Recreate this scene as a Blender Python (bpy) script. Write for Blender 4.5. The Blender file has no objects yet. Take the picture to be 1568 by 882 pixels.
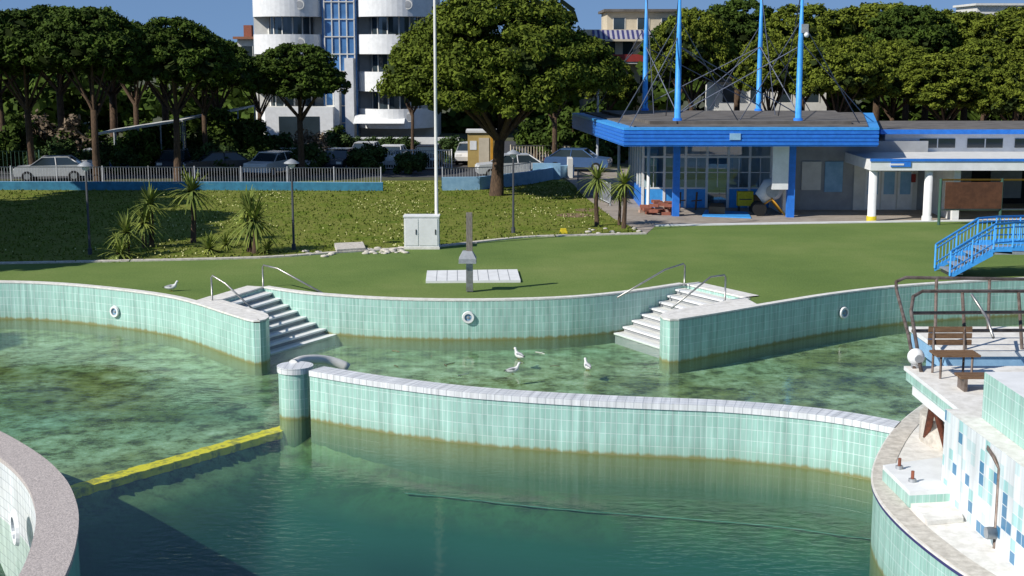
import bpy, math, random
import numpy as np
from mathutils import Vector, Matrix
from mathutils.geometry import tessellate_polygon
random.seed(7); rng=np.random.default_rng(7)
sc=bpy.context.scene
# ---------------- survey helpers (camera station -> real ground coordinates) -------------
H=7.7; F=2100.0; P=math.atan(361/F); cp,sp=math.cos(P),math.sin(P)
def S(u,v,z=0.0):
    dx=u-784; dy=441-v
    dz=dy*cp-F*sp; dyy=dy*sp+F*cp
    t=(z-H)/dz
    return (dx*t, dyy*t)
def D(u,v,d):
    dx=u-784; dy=441-v
    dz=dy*cp-F*sp; dyy=dy*sp+F*cp
    t=d/dyy
    return (dx*t, H+dz*t)
def SL(l,z=0.0): return [S(u,v,z) for u,v in l]
def smooth(pts,n=6):
    pts=[Vector((p[0],p[1])) for p in pts]; out=[]
    for i in range(len(pts)-1):
        p0=pts[max(i-1,0)];p1=pts[i];p2=pts[i+1];p3=pts[min(i+2,len(pts)-1)]
        for k in range(n):
            t=k/n
            out.append(0.5*((2*p1)+(p2-p0)*t+(2*p0-5*p1+4*p2-p3)*t*t+(3*p1-p0-3*p2+p3)*t**3))
    out.append(pts[-1]); return [(p.x,p.y) for p in out]
def offset(line,d):
    out=[]
    for i,p in enumerate(line):
        a=Vector(line[max(i-1,0)]);b=Vector(line[min(i+1,len(line)-1)])
        t=(b-a).normalized(); n=Vector((-t.y,t.x))
        out.append((p[0]+n.x*d,p[1]+n.y*d))
    return out
# ---------------- materials ----------------
def nt(name):
    m=bpy.data.materials.new(name); m.use_nodes=True
    t=m.node_tree; return m,t,t.nodes,t.links,t.nodes['Principled BSDF']
def M(name,c1,c2=None,scale=3,rough=.7,bump=0,metal=0,stretch=None,island=0,spec=.3,pos=(.35,.65)):
    m,t,N,L,b=nt(name)
    b.inputs['Roughness'].default_value=rough; b.inputs['Metallic'].default_value=metal
    b.inputs['Specular IOR Level'].default_value=spec
    if c2 is None: c2=tuple(x*.82 for x in c1)
    tc=N.new('ShaderNodeTexCoord'); mp=N.new('ShaderNodeMapping')
    if stretch: mp.inputs['Scale'].default_value=stretch
    L.new(tc.outputs['Object'],mp.inputs['Vector'])
    no=N.new('ShaderNodeTexNoise'); no.inputs['Scale'].default_value=scale; no.inputs['Detail'].default_value=4; no.inputs['Roughness'].default_value=.65
    L.new(mp.outputs[0],no.inputs['Vector'])
    cr=N.new('ShaderNodeValToRGB'); cr.color_ramp.elements[0].position=pos[0]; cr.color_ramp.elements[1].position=pos[1]
    cr.color_ramp.elements[0].color=(*c2,1); cr.color_ramp.elements[1].color=(*c1,1)
    L.new(no.outputs[0],cr.inputs[0]); out=cr.outputs[0]
    if island:
        g=N.new('ShaderNodeNewGeometry'); hs=N.new('ShaderNodeHueSaturation'); ma=N.new('ShaderNodeMapRange')
        ma.inputs['To Min'].default_value=1-island; ma.inputs['To Max'].default_value=1+island
        L.new(g.outputs['Random Per Island'],ma.inputs[0]); L.new(ma.outputs[0],hs.inputs['Value']); L.new(out,hs.inputs['Color']); out=hs.outputs[0]
    L.new(out,b.inputs['Base Color'])
    if bump:
        bp=N.new('ShaderNodeBump'); bp.inputs['Strength'].default_value=bump; bp.inputs['Distance'].default_value=.05
        L.new(no.outputs[0],bp.inputs['Height']); L.new(bp.outputs[0],b.inputs['Normal'])
    return m
def leafmat(name,c1,c2,isl=.28):
    m=M(name,c1,c2,scale=.9,rough=.8,island=isl,spec=.1)
    m.node_tree.nodes['Noise Texture'].inputs['Detail'].default_value=1
    return m
def tilemat(name,ca,cb,mortar,w=.125,h=.25,stain=True,bias=0,mosaic=False):
    m,t,N,L,b=nt(name)
    b.inputs['Roughness'].default_value=.3
    uv=N.new('ShaderNodeTexCoord'); br=N.new('ShaderNodeTexBrick'); br.offset=0
    br.inputs['Scale'].default_value=1; br.inputs['Brick Width'].default_value=w; br.inputs['Row Height'].default_value=h
    br.inputs['Mortar Size'].default_value=.008; br.inputs['Mortar Smooth'].default_value=.3; br.inputs['Bias'].default_value=bias
    br.inputs['Color1'].default_value=(*ca,1); br.inputs['Color2'].default_value=(*cb,1); br.inputs['Mortar'].default_value=(*mortar,1)
    L.new(uv.outputs['UV'],br.inputs['Vector']); col=br.outputs[0]
    if mosaic:
        r0=N.new('ShaderNodeValToRGB'); r0.color_ramp.interpolation='CONSTANT'; e=r0.color_ramp.elements
        e[0].position=0; e[0].color=(.80,.83,.83,1); e[1].position=.45; e[1].color=(.62,.76,.76,1)
        q=e.new(.62); q.color=(.40,.68,.66,1); q=e.new(.74); q.color=(.80,.83,.83,1); q=e.new(.91); q.color=(.07,.24,.42,1)
        L.new(col,r0.inputs[0]); col=r0.outputs[0]
    mp=N.new('ShaderNodeMapping'); mp.inputs['Scale'].default_value=(6,.4,1)
    L.new(uv.outputs['UV'],mp.inputs[0]); no=N.new('ShaderNodeTexNoise'); no.inputs['Scale'].default_value=1.3; no.inputs['Detail'].default_value=5
    L.new(mp.outputs[0],no.inputs['Vector'])
    r=N.new('ShaderNodeMapRange'); r.inputs[1].default_value=.3; r.inputs[2].default_value=.68; r.inputs[3].default_value=.70; r.inputs[4].default_value=1.1
    L.new(no.outputs[0],r.inputs[0]); hs=N.new('ShaderNodeHueSaturation'); L.new(r.outputs[0],hs.inputs['Value']); L.new(col,hs.inputs['Color']); col=hs.outputs[0]
    if stain:
        sx=N.new('ShaderNodeSeparateXYZ'); L.new(uv.outputs['UV'],sx.inputs[0])
        ad=N.new('ShaderNodeMath'); ad.operation='MULTIPLY_ADD'; ad.inputs[1].default_value=.16; L.new(no.outputs[0],ad.inputs[0]); L.new(sx.outputs[1],ad.inputs[2])
        def band(a,b_,fac,c_,col):
            rr=N.new('ShaderNodeMapRange'); rr.inputs[1].default_value=a; rr.inputs[2].default_value=b_; rr.inputs[3].default_value=fac; rr.inputs[4].default_value=0
            L.new(ad.outputs[0],rr.inputs[0]); mx=N.new('ShaderNodeMixRGB'); mx.inputs[2].default_value=(*c_,1)
            L.new(rr.outputs[0],mx.inputs[0]); L.new(col,mx.inputs[1]); return mx.outputs[0]
        col=band(-1.15,-.75,.35,(.20,.30,.20),col)
        col=band(-1.15,-1.08,.85,(.24,.21,.06),col)
        col=band(-1.9,-1.19,.97,(.040,.11,.06),col)
    L.new(col,b.inputs['Base Color'])
    bp=N.new('ShaderNodeBump'); bp.inputs['Strength'].default_value=.4; bp.inputs['Distance'].default_value=.01; bp.invert=True
    L.new(br.outputs['Fac'],bp.inputs['Height']); L.new(bp.outputs[0],b.inputs['Normal'])
    return m
aqua=tilemat('aqua_tiles',(.42,.66,.57),(.35,.59,.50),(.62,.78,.72))
aqua_dk=tilemat('teal_tiles',(.20,.50,.42),(.16,.44,.37),(.30,.52,.46))
whitetile=tilemat('white_tiles',(.84,.84,.83),(.78,.79,.79),(.46,.48,.50),w=.2,h=.2,stain=False)
mosaic=tilemat('mosaic_tiles',(0,0,0),(1,1,1),(.3,.3,.3),w=.2,h=.2,stain=False,mosaic=True)
concrete=M('coping_concrete',(.82,.79,.73),(.64,.61,.55),scale=5,rough=.85,bump=.2)
pebble=M('pebble_concrete',(.66,.58,.53),(.32,.28,.26),scale=40,rough=.9,bump=.4)
white=M('white_paint',(.82,.82,.80),(.72,.72,.70),scale=2.5,rough=.6)
offw=M('offwhite_plaster',(.70,.69,.64),(.60,.59,.55),scale=2,rough=.8)
cream=M('cream_plaster',(.62,.54,.40),(.52,.45,.33),scale=1.5,rough=.8)
grey=M('grey_plaster',(.36,.37,.38),(.28,.29,.30),scale=1.2,rough=.8)
blue=M('blue_paint',(.035,.21,.72),(.028,.165,.58),scale=4,rough=.45)
lblue=M('lightblue_paint',(.07,.38,.85),(.055,.30,.72),scale=5,rough=.45)
bluewall=M('blue_wall_paint',(.05,.23,.36),(.035,.16,.26),scale=3,rough=.8)
palebl=M('pale_blue_paint',(.30,.50,.68),(.22,.40,.58),scale=3,rough=.8)
dark=M('black_and_recess_shade',(.02,.022,.025),(.012,.013,.015),rough=.8)  # near-black: gull markings, and shade put into the bath house opening's colour
steel=M('steel_tube',(.42,.42,.40),(.30,.28,.25),scale=8,rough=.35,metal=.7)
rsteel=M('rusty_steel_tube',(.26,.21,.18),(.12,.085,.065),scale=5,rough=.5,metal=.4)
galv=M('galvanised',(.40,.42,.43),(.30,.31,.32),scale=6,rough=.5,metal=.3)
darkmetal=M('dark_metal',(.05,.055,.06),rough=.5)
wood=M('weathered_wood',(.22,.13,.07),(.13,.075,.04),scale=6,stretch=(1,8,8),rough=.8)
brown=M('brown_board',(.13,.055,.03),(.08,.035,.02),scale=3,rough=.7)
postw=M('grey_post',(.26,.23,.19),(.14,.12,.10),scale=8,stretch=(4,4,.6),rough=.8)
bark=M('bark',(.12,.075,.045),(.045,.03,.02),scale=6,stretch=(3,3,.7),rough=.95,bump=.6)
rust=M('rusty_metal',(.28,.09,.05),(.15,.05,.03),scale=12,rough=.8)
roofgrey=M('roof_felt',(.17,.155,.14),(.10,.09,.08),scale=1.2,rough=.95)
asphalt=M('asphalt',(.075,.075,.08),(.05,.05,.052),scale=1.5,rough=.95)
paving=M('paving',(.38,.33,.28),(.27,.23,.19),scale=1.2,rough=.9,bump=.1)
stone=M('pale_stone',(.66,.61,.53),(.45,.41,.35),scale=6,rough=.9,bump=.3)
brick=M('brick_red',(.36,.13,.08),(.24,.09,.06),scale=9,rough=.9)
yellow=M('yellow_paint',(.70,.55,.03),(.5,.4,.02),scale=6,rough=.7)
orange=M('orange_paint',(.62,.30,.03),rough=.7)
red=M('red_paint',(.30,.04,.035),rough=.6)
navy=M('navy_canvas',(.05,.05,.16),rough=.8)
greyst=M('grey_canvas',(.42,.40,.42),rough=.8)
tyre=M('tyre',(.02,.02,.02),rough=.9)
tarp=M('white_tarp',(.62,.62,.60),(.5,.5,.48),scale=2,rough=.7)
soil=M('ground_soil',(.10,.11,.05),(.06,.06,.035),scale=.4,rough=1)
greenp=M('green_post',(.04,.10,.07)); palebrick=M('pale_brick',(.5,.34,.26))
def glassmat(name,c,r=.08):
    m,t,N,L,b=nt(name); b.inputs['Roughness'].default_value=r; b.inputs['Specular IOR Level'].default_value=.8
    no=N.new('ShaderNodeTexNoise'); no.inputs['Scale'].default_value=.7
    tc=N.new('ShaderNodeTexCoord'); L.new(tc.outputs['Object'],no.inputs['Vector'])
    mx=N.new('ShaderNodeMixRGB'); mx.inputs[1].default_value=(*[x*.5 for x in c],1); mx.inputs[2].default_value=(*[x*1.5 for x in c],1)
    L.new(no.outputs[0],mx.inputs[0]); L.new(mx.outputs[0],b.inputs['Base Color']); return m
glass=glassmat('window_glass',(.03,.045,.055)); bglass=glassmat('blue_glass',(.09,.22,.45),.12)
pane=bpy.data.materials.new('clear_pane'); pane.use_nodes=True
_t=pane.node_tree; _t.nodes.clear(); _o=_t.nodes.new('ShaderNodeOutputMaterial'); _m=_t.nodes.new('ShaderNodeMixShader'); _a=_t.nodes.new('ShaderNodeBsdfTransparent'); _g=_t.nodes.new('ShaderNodeBsdfGlossy'); _g.inputs['Roughness'].default_value=.02; _a.inputs[0].default_value=(.75,.85,.88,1); _m.inputs[0].default_value=.14
_t.links.new(_a.outputs[0],_m.inputs[1]); _t.links.new(_g.outputs[0],_m.inputs[2]); _t.links.new(_m.outputs[0],_o.inputs[0])
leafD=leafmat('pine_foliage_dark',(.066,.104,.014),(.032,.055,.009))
leafY=leafmat('pine_foliage_yellow',(.160,.190,.022),(.090,.118,.014))  # yellower green leaf colour of the right-hand pines
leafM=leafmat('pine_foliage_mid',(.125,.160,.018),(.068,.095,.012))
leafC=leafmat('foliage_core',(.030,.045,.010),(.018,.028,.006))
leafS=leafmat('shrub_foliage',(.07,.11,.03),(.03,.055,.015))
leafP=leafmat('palm_foliage',(.26,.30,.06),(.13,.17,.04))
dry=leafmat('dry_foliage',(.26,.20,.14),(.12,.09,.06))
def groundmat(name,cols,s1,s2,lo=.7,hi=1.3):
    m,t,N,L,b=nt(name); b.inputs['Roughness'].default_value=.95; b.inputs['Specular IOR Level'].default_value=.1
    tc=N.new('ShaderNodeTexCoord')
    n1=N.new('ShaderNodeTexNoise'); n1.inputs['Scale'].default_value=s1; n1.inputs['Detail'].default_value=5; n1.inputs['Roughness'].default_value=.65
    n2=N.new('ShaderNodeTexNoise'); n2.inputs['Scale'].default_value=s2; n2.inputs['Detail'].default_value=3; n2.inputs['Roughness'].default_value=.7
    for n in (n1,n2): L.new(tc.outputs['Object'],n.inputs['Vector'])
    r=N.new('ShaderNodeValToRGB'); e=r.color_ramp.elements
    e[0].position=.3; e[0].color=(*cols[0],1); e[1].position=.7; e[1].color=(*cols[-1],1)
    for i,c in enumerate(cols[1:-1]):
        q=e.new(.3+.4*(i+1)/(len(cols)-1)); q.color=(*c,1)
    L.new(n1.outputs[0],r.inputs[0])
    mr=N.new('ShaderNodeMapRange'); mr.inputs[1].default_value=.3; mr.inputs[2].default_value=.7; mr.inputs[3].default_value=lo; mr.inputs[4].default_value=hi
    L.new(n2.outputs[0],mr.inputs[0]); hs=N.new('ShaderNodeHueSaturation'); L.new(r.outputs[0],hs.inputs['Color']); L.new(mr.outputs[0],hs.inputs['Value']); L.new(hs.outputs[0],b.inputs['Base Color'])
    bp=N.new('ShaderNodeBump'); bp.inputs['Strength'].default_value=.5; bp.inputs['Distance'].default_value=.04; L.new(n2.outputs[0],bp.inputs['Height']); L.new(bp.outputs[0],b.inputs['Normal'])
    return m
turf=groundmat('artificial_turf',[(.112,.175,.046),(.145,.210,.056),(.19,.24,.074)],.16,14,.82,1.18)
lawnm=groundmat('lawn_grass',[(.09,.135,.018),(.13,.17,.022),(.18,.19,.042),(.12,.155,.022),(.17,.175,.04)],.45,7)
def poolfloor():
    m,t,N,L,b=nt('pool_floor'); b.inputs['Roughness'].default_value=.9
    g=N.new('ShaderNodeNewGeometry'); sx=N.new('ShaderNodeSeparateXYZ'); L.new(g.outputs['Position'],sx.inputs[0])
    def noise(s,d,r=.7):
        a=N.new('ShaderNodeTexNoise'); a.inputs['Scale'].default_value=s; a.inputs['Detail'].default_value=d; a.inputs['Roughness'].default_value=r; L.new(g.outputs['Position'],a.inputs['Vector']); return a
    a=noise(1.3,6,.80)
    r=N.new('ShaderNodeValToRGB'); e=r.color_ramp.elements
    e[0].position=.36; e[0].color=(.05,.065,.02,1); e[1].position=.66; e[1].color=(.48,.58,.40,1)
    q=e.new(.44); q.color=(.13,.17,.06,1); q=e.new(.50); q.color=(.25,.33,.16,1); q=e.new(.58); q.color=(.33,.44,.26,1)
    L.new(a.outputs[0],r.inputs[0])
    # large algae patches
    c=noise(.30,4,.65); mc=N.new('ShaderNodeMapRange'); mc.inputs[1].default_value=.47; mc.inputs[2].default_value=.60
    L.new(c.outputs[0],mc.inputs[0]); mm=N.new('ShaderNodeMixRGB'); mm.blend_type='MULTIPLY'; mm.inputs[2].default_value=(.60,.56,.30,1)
    L.new(mc.outputs[0],mm.inputs[0]); L.new(r.outputs[0],mm.inputs[1])
    c2=noise(.11,2,.5); mc2=N.new('ShaderNodeMapRange'); mc2.inputs[1].default_value=.45; mc2.inputs[2].default_value=.6
    L.new(c2.outputs[0],mc2.inputs[0]); m2=N.new('ShaderNodeMixRGB'); m2.blend_type='MULTIPLY'; m2.inputs[2].default_value=(.66,.85,.85,1)
    L.new(mc2.outputs[0],m2.inputs[0]); L.new(mm.outputs[0],m2.inputs[1])
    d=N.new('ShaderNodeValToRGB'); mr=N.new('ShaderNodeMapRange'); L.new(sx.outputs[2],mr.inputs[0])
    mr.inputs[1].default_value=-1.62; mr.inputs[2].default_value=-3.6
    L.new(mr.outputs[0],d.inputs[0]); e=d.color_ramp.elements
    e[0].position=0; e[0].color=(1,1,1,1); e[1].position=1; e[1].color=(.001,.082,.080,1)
    q=e.new(.12); q.color=(.50,.60,.40,1); q=e.new(.3); q.color=(.10,.25,.14,1); q=e.new(.6); q.color=(.010,.135,.10,1)  # floor colour darkens with depth, standing in for light absorbed by water
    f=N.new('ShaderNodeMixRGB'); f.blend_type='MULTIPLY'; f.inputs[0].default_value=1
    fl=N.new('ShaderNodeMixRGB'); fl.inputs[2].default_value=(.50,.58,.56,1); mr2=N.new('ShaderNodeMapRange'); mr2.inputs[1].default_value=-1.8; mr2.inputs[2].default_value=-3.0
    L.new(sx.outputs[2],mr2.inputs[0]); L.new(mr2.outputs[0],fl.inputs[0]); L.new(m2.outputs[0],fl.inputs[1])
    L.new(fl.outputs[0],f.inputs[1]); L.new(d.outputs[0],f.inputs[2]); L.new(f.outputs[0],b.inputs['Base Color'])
    return m
floorm=poolfloor()
def watermat():
    m=bpy.data.materials.new('pool_water'); m.use_nodes=True; t=m.node_tree; N=t.nodes; L=t.links; N.clear()
    o=N.new('ShaderNodeOutputMaterial'); mx=N.new('ShaderNodeMixShader'); tr=N.new('ShaderNodeBsdfTransparent'); gl=N.new('ShaderNodeBsdfGlossy')
    tr.inputs[0].default_value=(.88,.97,.91,1); gl.inputs['Roughness'].default_value=.04
    g=N.new('ShaderNodeNewGeometry'); mp=N.new('ShaderNodeMapping'); mp.inputs['Rotation'].default_value=(0,0,.5); mp.inputs['Scale'].default_value=(1,1.9,1)
    L.new(g.outputs['Position'],mp.inputs[0])
    n1=N.new('ShaderNodeTexNoise'); n1.inputs['Scale'].default_value=3.4; n1.inputs['Detail'].default_value=4; L.new(mp.outputs[0],n1.inputs['Vector'])
    n2=N.new('ShaderNodeTexNoise'); n2.inputs['Scale'].default_value=.22; n2.inputs['Detail'].default_value=2; L.new(g.outputs['Position'],n2.inputs['Vector'])
    mr=N.new('ShaderNodeMapRange'); mr.inputs[1].default_value=.45; mr.inputs[2].default_value=.62; mr.inputs[3].default_value=.10; mr.inputs[4].default_value=.75
    L.new(n2.outputs[0],mr.inputs[0])
    bp=N.new('ShaderNodeBump'); bp.inputs['Distance'].default_value=.035; L.new(mr.outputs[0],bp.inputs['Strength']); L.new(n1.outputs[0],bp.inputs['Height'])
    L.new(bp.outputs[0],gl.inputs['Normal'])
    # two-sided Schlick reflectance (water, IOR 1.33)
    dt=N.new('ShaderNodeVectorMath'); dt.operation='DOT_PRODUCT'; L.new(bp.outputs[0],dt.inputs[0]); L.new(g.outputs['Incoming'],dt.inputs[1])
    def mth(op,a,b=None):
        q=N.new('ShaderNodeMath'); q.operation=op
        for i,x in enumerate((a,b)):
            if x is None: continue
            if isinstance(x,(int,float)): q.inputs[i].default_value=x
            else: L.new(x,q.inputs[i])
        return q.outputs[0]
    ab=mth('ABSOLUTE',dt.outputs['Value']); om=mth('SUBTRACT',1.0,ab); p5=mth('POWER',om,5.0); f=mth('ADD',mth('MULTIPLY',p5,.90),.02)
    L.new(f,mx.inputs[0]); L.new(tr.outputs[0],mx.inputs[1]); L.new(gl.outputs[0],mx.inputs[2]); L.new(mx.outputs[0],o.inputs[0])
    return m
waterm=watermat()
# ---------------- mesh builder ----------------
class MB:
    def __init__(s): s.v=[];s.f=[];s.mi=[];s.mats=[];s.uv=[];s.M=Matrix.Identity(4);s.sm=[]
    def m(s,mat):
        if mat not in s.mats: s.mats.append(mat)
        return s.mats.index(mat)
    def face(s,pts,mat,uv=None,smooth=False):
        i=len(s.v); s.v+= [tuple(s.M@Vector(p)) for p in pts]; s.f.append(tuple(range(i,i+len(pts)))); s.mi.append(s.m(mat)); s.uv.append(uv); s.sm.append(smooth)
    def box(s,x0,x1,y0,y1,z0,z1,mat,top=None):
        p=[(x0,y0),(x1,y0),(x1,y1),(x0,y1)]; s.prism(p,z0,z1,mat,top)
    def prism(s,p,z0,z1,mat,top=None,bottom=True,scale_top=None):
        n=len(p); q=p
        if scale_top:
            cx=sum(a[0] for a in p)/n; cy=sum(a[1] for a in p)/n
            q=[(cx+(a[0]-cx)*scale_top[0],cy+(a[1]-cy)*scale_top[1]) for a in p]
        L=0
        for i in range(n):
            a,b=p[i],p[(i+1)%n]; c,d=q[i],q[(i+1)%n]; l=math.dist(a,b)
            s.face([(a[0],a[1],z0),(b[0],b[1],z0),(d[0],d[1],z1),(c[0],c[1],z1)],mat,[(L,z0),(L+l,z0),(L+l,z1),(L,z1)]); L+=l
        s.poly(q,z1,top or mat)
        if bottom: s.poly(p,z0,mat)
    def poly(s,p,z,mat,holes=None):
        loops=[[Vector((a[0],a[1],0)) for a in p]]+[[Vector((a[0],a[1],0)) for a in h] for h in (holes or [])]
        flat=[v for l in loops for v in l]
        for tri in tessellate_polygon(loops):
            a,b,c=[flat[i] for i in tri]
            if (b-a).cross(c-a).z<0: tri=tri[::-1]
            s.face([(flat[i].x,flat[i].y,z) for i in tri],mat,[(flat[i].x,flat[i].y) for i in tri])
    def strip(s,la,lb,z,mat):
        L=0
        for i in range(len(la)-1):
            l=math.dist(la[i],la[i+1]); w=math.dist(la[i],lb[i])
            s.face([(*la[i],z),(*la[i+1],z),(*lb[i+1],z),(*lb[i],z)],mat,[(L,0),(L+l,0),(L+l,w),(L,w)]); L+=l
    def curtain(s,l,z0,z1,mat):
        L=0
        for i in range(len(l)-1):
            d=math.dist(l[i],l[i+1])
            s.face([(*l[i],z0),(*l[i+1],z0),(*l[i+1],z1),(*l[i],z1)],mat,[(L,z0),(L+d,z0),(L+d,z1),(L,z1)]); L+=d
    def tube(s,pts,r,mat,n=8,cap=True,flat=1.0):
        pts=[Vector(p) for p in pts]; k=len(pts)
        rs=r if isinstance(r,(list,tuple)) else [r]*k
        rings=[]; side=None
        for i,p in enumerate(pts):
            t=(pts[min(i+1,k-1)]-pts[max(i-1,0)]).normalized()
            if side is None:
                ref=Vector((0,0,1)) if abs(t.z)<.9 else Vector((1,0,0))
                side=t.cross(ref).normalized()
            else: side=(side-t*side.dot(t)).normalized()
            up=side.cross(t).normalized()
            rings.append([tuple(s.M@(p+side*math.cos(a)*rs[i]*flat+up*math.sin(a)*rs[i])) for a in [2*math.pi*j/n for j in range(n)]])
        b=len(s.v)
        for g in rings: s.v+=g
        mi=s.m(mat)
        for i in range(k-1):
            for j in range(n):
                s.f.append((b+i*n+j,b+i*n+(j+1)%n,b+(i+1)*n+(j+1)%n,b+(i+1)*n+j)); s.mi.append(mi); s.uv.append(None); s.sm.append(True)
        if cap:
            for off in (0,(k-1)*n): s.f.append(tuple(b+off+j for j in range(n))); s.mi.append(mi); s.uv.append(None); s.sm.append(False)
    def beam(s,a,b,r,mat): s.tube([a,b],r,mat,n=4)
    def sphere(s,c,r,mat,n=12,sc_=(1,1,1)):
        k=n//2+1; b=len(s.v); mi=s.m(mat)
        for i in range(k+1):
            th=math.pi*i/k
            for j in range(n):
                ph=2*math.pi*j/n
                s.v.append(tuple(s.M@Vector((c[0]+r*sc_[0]*math.sin(th)*math.cos(ph),c[1]+r*sc_[1]*math.sin(th)*math.sin(ph),c[2]+r*sc_[2]*math.cos(th)))))
        for i in range(k):
            for j in range(n):
                s.f.append((b+i*n+j,b+i*n+(j+1)%n,b+(i+1)*n+(j+1)%n,b+(i+1)*n+j)); s.mi.append(mi); s.uv.append(None); s.sm.append(True)
    def leaves(s,V,mat):
        n=len(V)//4; b=len(s.v); s.v+=[tuple(x) for x in V.tolist()]; mi=s.m(mat)
        s.f+=[(b+4*i,b+4*i+1,b+4*i+2,b+4*i+3) for i in range(n)]; s.mi+=[mi]*n; s.uv+=[None]*n; s.sm+=[False]*n
    def mesh(s,name):
        me=bpy.data.meshes.new(name); me.from_pydata(s.v,[],s.f)
        for m in s.mats: me.materials.append(m)
        me.polygons.foreach_set('material_index',s.mi); me.polygons.foreach_set('use_smooth',s.sm)
        if any(u is not None for u in s.uv):
            ul=me.uv_layers.new(name='UVMap'); arr=[]
            for f,u in zip(s.f,s.uv):
                if u is None: arr+= [0.0,0.0]*len(f)
                else:
                    for q in u: arr+= [float(q[0]),float(q[1])]
            ul.data.foreach_set('uv',arr)
        me.update(); return me
    def build(s,name,bevel=0):
        o=bpy.data.objects.new(name,s.mesh(name)); sc.collection.objects.link(o)
        if bevel:
            w=o.modifiers.new('weld','WELD'); w.merge_threshold=.0005
            bv=o.modifiers.new('bevel','BEVEL'); bv.width=bevel; bv.segments=2; bv.limit_method='ANGLE'
        return o
def place(name,me,loc,s=1,rz=0):
    o=bpy.data.objects.new(name,me); o.location=loc; o.scale=(s,s,s) if not isinstance(s,tuple) else s; o.rotation_euler=(0,0,rz); sc.collection.objects.link(o); return o
# ---------------- pool outline ----------------
oA=smooth(SL([(-300,440),(-150,434),(0,433),(100,437),(200,447),(260,456),(300,466),(340,479),(378,491)]),5)
oA+=SL([(388,493),(398,493),(407,491),(412,487),(410,483)])
oB=SL([(400,479),(370,470),(338,461)])
oC=smooth(SL([(403,441),(450,448),(500,453),(600,459),(720,461),(850,458),(950,450),(1048,436)]),5)
oD=SL([(1140,457)])
oE=SL([(1085,467),(1030,477)])
oF=SL([(1015,481),(1011,485),(1015,489),(1026,491),(1040,490.5)])
oG=smooth(SL([(1040,490.5),(1100,481),(1200,464),(1290,450),(1400,438),(1568,428),(1700,424),(1900,422)]),5)[1:]
front=oA+oB+oC+oD+oE+oF+oG
pool=front+[(34,46),(34,4),(-34,4),(-34,46)]
WZ=-1.25
g=MB(); g.poly([(-900,-300),(900,-300),(900,1500),(-900,1500)],0,soil,[pool]); g.build('ground')
curb=smooth(SL([(-600,415),(-300,410),(0,405),(200,401),(400,396),(520,388),(620,382),(680,378),(800,365),(880,362),(990,359)]),3)
edgeR=SL([(1003,347),(1430,340),(1700,337)])
tf=MB(); tf.poly([(-60,curb[0][1])]+curb+edgeR+[(60,62),(60,0),(-60,0)],.006,turf,[pool]); tf.build('artificial_turf_deck')
pathL=SL([(990,358),(940,335),(893,300),(880,284)])
lawn=curb+pathL[1:]+[(3.2,84),(-60,79.5)]
g=MB(); g.poly(lawn,.012,lawnm); g.build('lawn')
g=MB(); g.poly([S(990,358),S(1003,347),S(1430,340),S(1700,337),(60,90),(2.8,92)]+pathL[::-1][:-1],.009,paving); g.build('paving')
g=MB(); g.poly([(-90,82),(2.7,86),(2.6,96),(60,98),(60,121),(-90,121)],.004,asphalt); g.build('car_park_asphalt')
k=MB(); kl=curb; kb=offset(kl,.28)
k.strip(kl,kb,.06,stone); k.curtain(kl,0,.06,stone); k.curtain(kb,0,.06,stone)
k.build('lawn_kerb')
k=MB(); kl=SL([(1003,347),(1200,343.5),(1430,340),(1700,337)]); kb=offset(kl,.3); k.strip(kl,kb,.06,white); k.curtain(kl,0,.06,white); k.curtain(kb,0,.06,white); k.build('terrace_kerb')
# ---------------- pool shell ----------------
w=MB()
w.curtain(front,-4.2,0,aqua)
for sec in (oA+oB,[oB[-1]]+oC[:1],oC,[oC[-1]]+oD,oD+oE+oF+oG):
    bk=offset(sec,.24 if len(sec)>2 else .6)
    w.strip(sec,bk,.045,concrete); w.curtain(sec,-.03,.045,concrete); w.curtain(bk,0,.045,concrete)
# pale caps over the two spur ends
w.poly(SL([(296,463),(340,477),(378,490),(398,492),(411,487),(400,479),(370,470),(338,460),(322,455)]),.041,concrete)
w.poly(SL([(1140,457),(1085,467),(1030,477),(1012,485),(1026,490),(1060,486.5),(1110,478),(1160,468)]),.041,concrete)
w.build('pool_wall')
def stair(a0,a1,b0,b1,n=8):
    s=MB()
    for i in range(n):
        t0=i/n; t1=(i+1)/n; z=-(i+1)*1.3/n+.06
        l=lambda p,q,t:(p[0]+(q[0]-p[0])*t,p[1]+(q[1]-p[1])*t)
        q=[l(a0,b0,t0),l(a1,b1,t0),l(a1,b1,t1),l(a0,b0,t1)]
        s.prism(q,-1.9,z,grey,offw)
        q2=[l(a0,b0,t1-.035),l(a1,b1,t1-.035),l(a1,b1,t1+.02),l(a0,b0,t1+.02)]
        s.prism(q2,z-.05,z+.004,white)
    return s
st=stair(S(338,461),S(403,441),S(413,542,-1.25),S(518,511,-1.25)); st.build('pool_steps')
st=stair(S(1140,457),S(1048,436),S(1014,533,-1.25),S(942,510,-1.25)); st.build('pool_steps')
def hr(base,topz,mid,end,name='handrail'):
    s=MB(); b=Vector((*base,0)); 
    s.tube([b,b+Vector((0,0,topz-.08)),b+Vector((0,0,topz))+ (Vector(mid)-b-Vector((0,0,topz)))*.08,Vector(mid),Vector(end)],.03,steel)
    s.tube([b,b+Vector((0,0,.03))],.07,steel); 
    s.build(name)
def D3(u,v,d): x,z=D(u,v,d); return (x,d,z)
hr(S(325,462),.85,D3(345,434,42.0),D3(392,478,41.2))
hr(S(403,440),.75,D3(425,411,44.2),D3(530,469,43.6))
hr(S(1048,437),.75,D3(1018,413,44.6),D3(945,456,43.6))
hr(S(1110,462),.85,D3(1088,424,42.0),D3(1028,472,41.2))
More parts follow.
